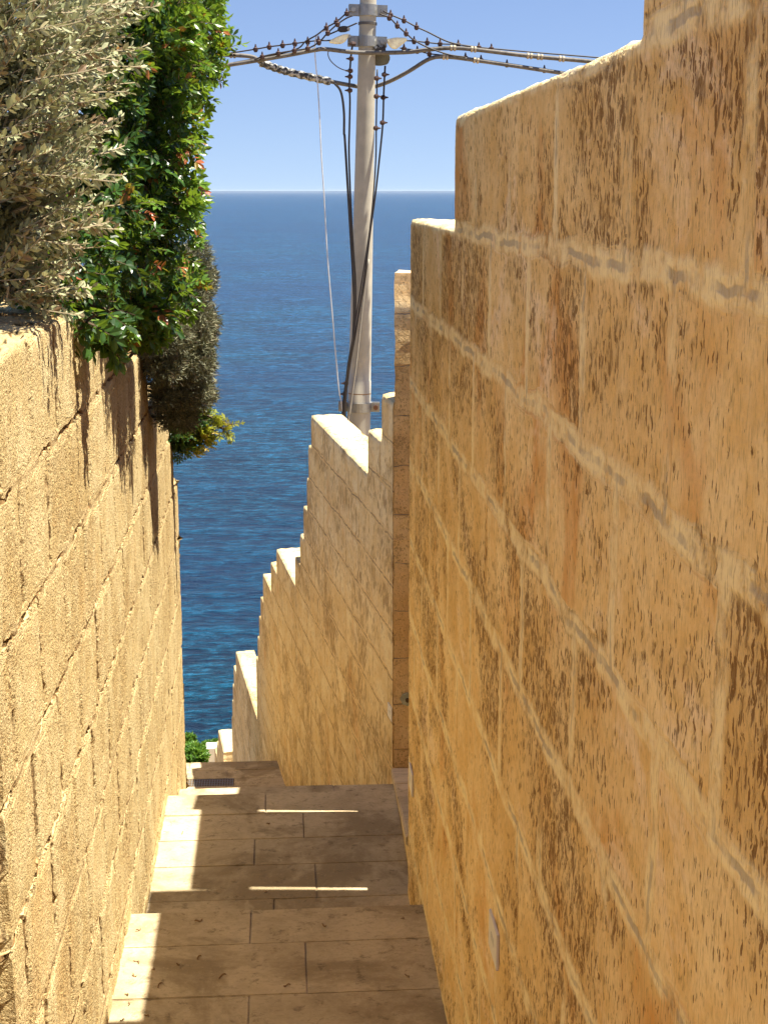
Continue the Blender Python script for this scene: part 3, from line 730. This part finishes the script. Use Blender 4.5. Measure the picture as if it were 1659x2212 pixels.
# silver shrub: long twigs with paired narrow leaves
def sprigA(m,tw,p,d,rng):
    dirn=(Vector((.80,.0,.36))+rvec(rng)*.50+d*.35).normalized(); L=rng.uniform(.09,.22)
    n=int(L/.013); q=p.copy(); pts=[q.copy()]; tone=rng.random()
    for i in range(n):
        dirn=(dirn+rvec(rng)*.05+Vector((0,0,.012))).normalized(); q=q+dirn*(L/n); pts.append(q.copy())
        for s in (-1,1):
            if rng.random()<.12: continue
            a=rvec(rng); side=dirn.cross(a).normalized()*s
            r=min(.9,max(.15,.2+tone*.4+rng.random()*.4)) if rng.random()>.07 else .97
            sz=rng.uniform(.015,.031)*(1.0 if i<n-2 else .8)
            leaf(m,q,dirn*.75+side*.8,a,sz,sz*rng.uniform(.28,.46),r,sz>.017)
    tw.tube(pts[::2]+[pts[-1]],.0015,3,False)
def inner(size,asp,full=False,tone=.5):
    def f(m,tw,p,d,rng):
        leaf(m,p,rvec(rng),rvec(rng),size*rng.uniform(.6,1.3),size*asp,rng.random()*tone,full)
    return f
bB_shift=lambda lst:[(c+Vector((-.07 if c.x<-.42 else .0,0,0)),r) for c,r in lst]
def sprigB(m,tw,p,d,rng,size=.030,lo=0.0,hi=.9,up=.25,red=.05):
    dirn=(d*.8+Vector((.3,-.3,up))+rvec(rng)*.85).normalized(); nrm=(Vector((.25,-.35,.6))+rvec(rng)*.95).normalized()
    side=dirn.cross(nrm).normalized(); n=rng.randint(3,5); step=size*.42; q=p.copy(); pts=[q.copy()]
    tone=rng.uniform(lo,hi)
    if rng.random()<red: tone=rng.uniform(.92,1)
    for i in range(n):
        q=q+dirn*step; dirn=(dirn+Vector((0,0,-.05))+rvec(rng)*.06).normalized(); pts.append(q.copy())
        for s in (-1,1):
            sz=size*rng.uniform(.75,1.1)
            leaf(m,q,dirn*.5+side*s*.85+rvec(rng)*.3,nrm+rvec(rng)*.5,sz,sz*rng.uniform(.36,.52),min(1,max(0,tone+rng.uniform(-.08,.08))))
    leaf(m,q,dirn,nrm,size,size*.4,tone)
    tw.tube(pts,.0012,3,False)
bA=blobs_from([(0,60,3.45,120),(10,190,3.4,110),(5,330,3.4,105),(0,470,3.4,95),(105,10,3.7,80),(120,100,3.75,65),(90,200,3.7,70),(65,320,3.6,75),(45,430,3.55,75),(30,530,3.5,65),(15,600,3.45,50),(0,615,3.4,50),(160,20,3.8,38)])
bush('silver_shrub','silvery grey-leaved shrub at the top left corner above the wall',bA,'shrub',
     [(560,(.5,1.0),sprigA),(7500,(.0,.78),inner(.024,.34,tone=.08))],M_lfA,M_twig,11,[Vector((-.85,3.5,-.45))])  # inner leaves coloured dark to paint the shaded gaps between twigs
bB=blobs_from([(370,30,4.9,95),(300,50,4.6,110),(240,150,4.4,110),(330,150,4.7,95),(400,170,5.0,60),(435,110,5.1,42),(240,300,4.4,100),(320,290,4.7,95),(375,300,4.9,45),
               (240,430,4.3,95),(320,420,4.7,95),(375,430,4.9,45),(200,540,4.0,85),(290,540,4.5,90),(355,520,4.8,60),(150,600,3.75,62),(230,620,4.2,55),(320,620,4.8,60),(190,640,3.9,35),(420,40,5.1,45),(130,480,3.8,60),(370,620,5.1,50),(330,690,5.0,38),(300,720,4.95,22)]); bB=bB_shift(bB)
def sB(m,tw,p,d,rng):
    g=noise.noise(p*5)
    # sunlit young growth towards the outer (sea) side, backlit glow put into their lighter colour
    young_backlit=(p.x>.50 and rng.random()<.8) or g>.38
    sprigB(m,tw,p,d,rng,rng.uniform(.022,.036),.68 if young_backlit else 0,.90 if young_backlit else .60,.30 if young_backlit else -.05,.09 if g<-.3 else .03)
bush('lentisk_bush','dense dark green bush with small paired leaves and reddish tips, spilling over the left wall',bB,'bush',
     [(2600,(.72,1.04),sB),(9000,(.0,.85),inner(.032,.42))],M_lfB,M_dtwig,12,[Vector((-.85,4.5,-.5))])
bHang=blobs_from([(215,700,3.95,38,.6),(185,695,3.8,28,.6),(235,672,4.0,30,.6),(300,660,4.75,45,.7),(330,680,4.9,40,.7)])
bush('trailing_sprigs','green sprigs trailing over the sunlit face of the left wall',bHang,'plant',
     [(95,(.3,1.0),lambda m,tw,p,d,rng: sprigB(m,tw,p,(d+Vector((0,0,-.8))).normalized(),rng,rng.uniform(.034,.046),.1,.88,-.4,.05)),(250,(0,.8),inner(.03,.42))],M_lfB,M_dtwig,13,[Vector((-.60,4.0,-.26))])
def needle(m,tw,p,d,rng):
    c=noise.noise(p*9)
    for _ in range(7):
        dd=(d*.7+rvec(rng)+Vector((.1,-.1,.25))).normalized(); L=rng.uniform(.014,.032)
        q=p+rvec(rng)*.010
        leaf(m,q,dd,rvec(rng),L,.0038,min(1,max(0,rng.random()*.75+.25*c)),False)
    if rng.random()<.25: tw.tube([p,p+(d+rvec(rng)).normalized()*.04],.0009,3,False)
bC=blobs_from([(425,555,6.05,32),(415,620,6.0,48),(400,690,5.9,62),(395,760,5.85,68),(400,830,5.9,58),(375,880,5.95,48),(350,720,5.6,58),(345,790,5.6,45),(365,640,5.7,45),(350,850,5.8,30),(425,720,6.0,40),(420,790,6.0,44),(400,905,6.0,25),(432,600,6.1,34),(432,850,6.0,34),(436,700,6.0,36),(340,680,5.2,45),(310,740,5.1,26),(370,580,5.6,50)])
bush('rosemary_bush','grey-brown wiry bush hanging over the left wall in front of the sea',bC,'bush',
     [(7000,(.78,1.08),needle),(4500,(.2,.85),needle)],M_lfC,M_dtwig,14,[Vector((-.85,5.9,-.8))])
bD=blobs_from([(400,930,7.0,30),(385,960,7.0,26),(420,905,7.0,22),(378,930,6.95,26)])
bDo=blobs_from([(430,935,7.0,24,.8),(455,925,7.0,18,.8),(480,925,7.0,14,.8),(440,955,7.0,16,.8),(415,975,7.0,16,.8),(498,920,7.0,9,.8),(440,900,7.0,12,.8)])
eD=bush('yellow_bush','small yellow-green leafy bush reaching out over the sea below the grey bush',bDo,'bush',
     [(105,(.1,1.0),lambda m,tw,p,d,rng: sprigB(m,tw,p,(d+Vector((.7,0,.3))).normalized(),rng,.024,.3,1.0,.3,0))],M_lfD,M_dtwig,15,[Vector((-.60,7.0,-1.02))])
bush('creeping_bush','dark small-leaved bush filling the last step of the left wall under the grey bush',bD,'bush',
     [(420,(.3,1.0),lambda m,tw,p,d,rng: sprigB(m,tw,p,d,rng,.022,0,.6,.1,.02)),(1200,(0,.8),inner(.02,.45))],M_lfB,M_dtwig,16,[Vector((-.80,7.0,-1.05))])
# hedge mass farther back in the garden, behind the bushes
bE=blobs_from([(407,1628,16.2,15),(420,1632,16.0,14),(428,1640,15.9,10),(445,1616,26,9),(458,1614,26,9),(471,1612,26,8),(404,1604,16.4,8),(412,1650,16.0,16)])
bush('coastal_shrub','bright green leafy shrub at the foot of the stairs before the sea',bE,'shrub',
     [(1500,(.5,1.05),lambda m,tw,p,d,rng: sprigB(m,tw,p,d,rng,.042,.1,1.0,.5,0)),(1500,(0,.8),inner(.04,.6,True))],M_lfE,M_dtwig,17,[Vector((-1.05,16.4,-8.2)),Vector((-.8,16.8,-8.4))])

# ------------------------------------------------------------------ litter on the paving
rng=random.Random(5); M_dry=simple('dry_leaf',(.26,.17,.09),.8,.1)
spots=[(430,1690+300),(300,2010),(262,2080),(250,2110),(275,2150),(332,2095),(385,2085),(430,2070),(345,2130),(480,2110),(255,2170),(265,2205),(318,2195),(575,1838+90),(870,1985),(580,1780),(395,1800),(620,2130),(880,2110),(700,2000)]
first=None
for i,(px,py) in enumerate(spots):
    k=at(px,py,1.0); z=-2.338 if py>1975 else -2.588; q=k*(z/k.z)
    if q.x<LA+.03: q.x=LA+.05
    m=MB(); a=rng.uniform(0,6.28); n=7; rr_=rng.uniform(.008,.017); arc=rng.uniform(1.2,2.6)
    P=[Vector((rr_*math.cos(a+arc*j/n),rr_*math.sin(a+arc*j/n),.003+.003*math.sin(j))) for j in range(n+1)]; c=sum(P,Vector())/len(P)
    m.tube([p_-c*Vector((1,1,0)).length*0-Vector((c.x,c.y,0)) for p_ in P],[.0006]+[rng.uniform(.0016,.0026)]*(n-1)+[.0006],5)
    o=m.build('dry_leaf',M_dry,None,loc=q); tag(o,'small curled dry brown leaf lying on the paving slabs','dry leaf','curled dry leaves on the landings')

hz=NT('sea_air'); pv=hz.n('ShaderNodeVolumePrincipled'); pv.inputs['Color'].default_value=(.86,.93,1,1); pv.inputs['Density'].default_value=1.4e-5; pv.inputs['Anisotropy'].default_value=.0
hz.l(pv.outputs[0],hz.out.inputs['Volume'])
b=MB(); b.box(-15000,15000,-1500,25000,SEA-1.0,9.0); tag(b.build('haze',hz.m),kind='stuff')
# ------------------------------------------------------------------ light, world, camera
sun_dir=Vector((.393,-.03,1)).normalized()
el=math.asin(sun_dir.z); az=math.atan2(sun_dir.x,sun_dir.y)
sd=bpy.data.lights.new('sun','SUN'); so=bpy.data.objects.new('sun',sd); COL.objects.link(so)
sd.energy=5.0; sd.angle=R(.53); sd.color=(1,.92,.76)
so.rotation_euler=sun_dir.to_track_quat('Z','Y').to_euler(); so.location=(3,2,6)
w=bpy.data.worlds.new('World'); SC.world=w; w.use_nodes=True; nt=w.node_tree; nt.nodes.clear()
sky=nt.nodes.new('ShaderNodeTexSky'); sky.sky_type='NISHITA'; sky.sun_disc=False; sky.sun_elevation=el; sky.sun_rotation=az
tcw=nt.nodes.new('ShaderNodeTexCoord'); mpw=nt.nodes.new('ShaderNodeMapping'); mpw.inputs['Location'].default_value=(0,0,.10); nt.links.new(tcw.outputs['Generated'],mpw.inputs[0]); nt.links.new(mpw.outputs[0],sky.inputs[0])
sky.air_density=1.0; sky.dust_density=.0; sky.ozone_density=1.6; sky.altitude=30
bg=nt.nodes.new('ShaderNodeBackground'); bg.inputs[1].default_value=.050; ow=nt.nodes.new('ShaderNodeOutputWorld')
hs=nt.nodes.new('ShaderNodeHueSaturation'); hs.inputs['Saturation'].default_value=1.0; mx=nt.nodes.new('ShaderNodeMix'); mx.data_type='RGBA'; mx.blend_type='MULTIPLY'; mx.inputs[0].default_value=1; mx.inputs[7].default_value=(.95,.93,1.06,1)
nt.links.new(sky.outputs[0],mx.inputs[6]); nt.links.new(mx.outputs[2],hs.inputs['Color']); nt.links.new(hs.outputs[0],bg.inputs[0]); nt.links.new(bg.outputs[0],ow.inputs[0])
cd=bpy.data.cameras.new('camera'); cam=bpy.data.objects.new('camera',cd); COL.objects.link(cam)
cd.sensor_fit='VERTICAL'; cd.sensor_height=36; cd.sensor_width=27; cd.lens=36*F/2212.0
cam.location=(0,0,0); cam.rotation_euler=(R(90)-TH,0,AZ1)
cd.clip_start=.05; cd.clip_end=400000
SC.camera=cam
SC.view_settings.view_transform='Standard'; SC.view_settings.look='None'; SC.view_settings.exposure=1.52; SC.view_settings.gamma=1
SC.render.engine='CYCLES'
SC.cycles.max_bounces=14; SC.cycles.diffuse_bounces=10
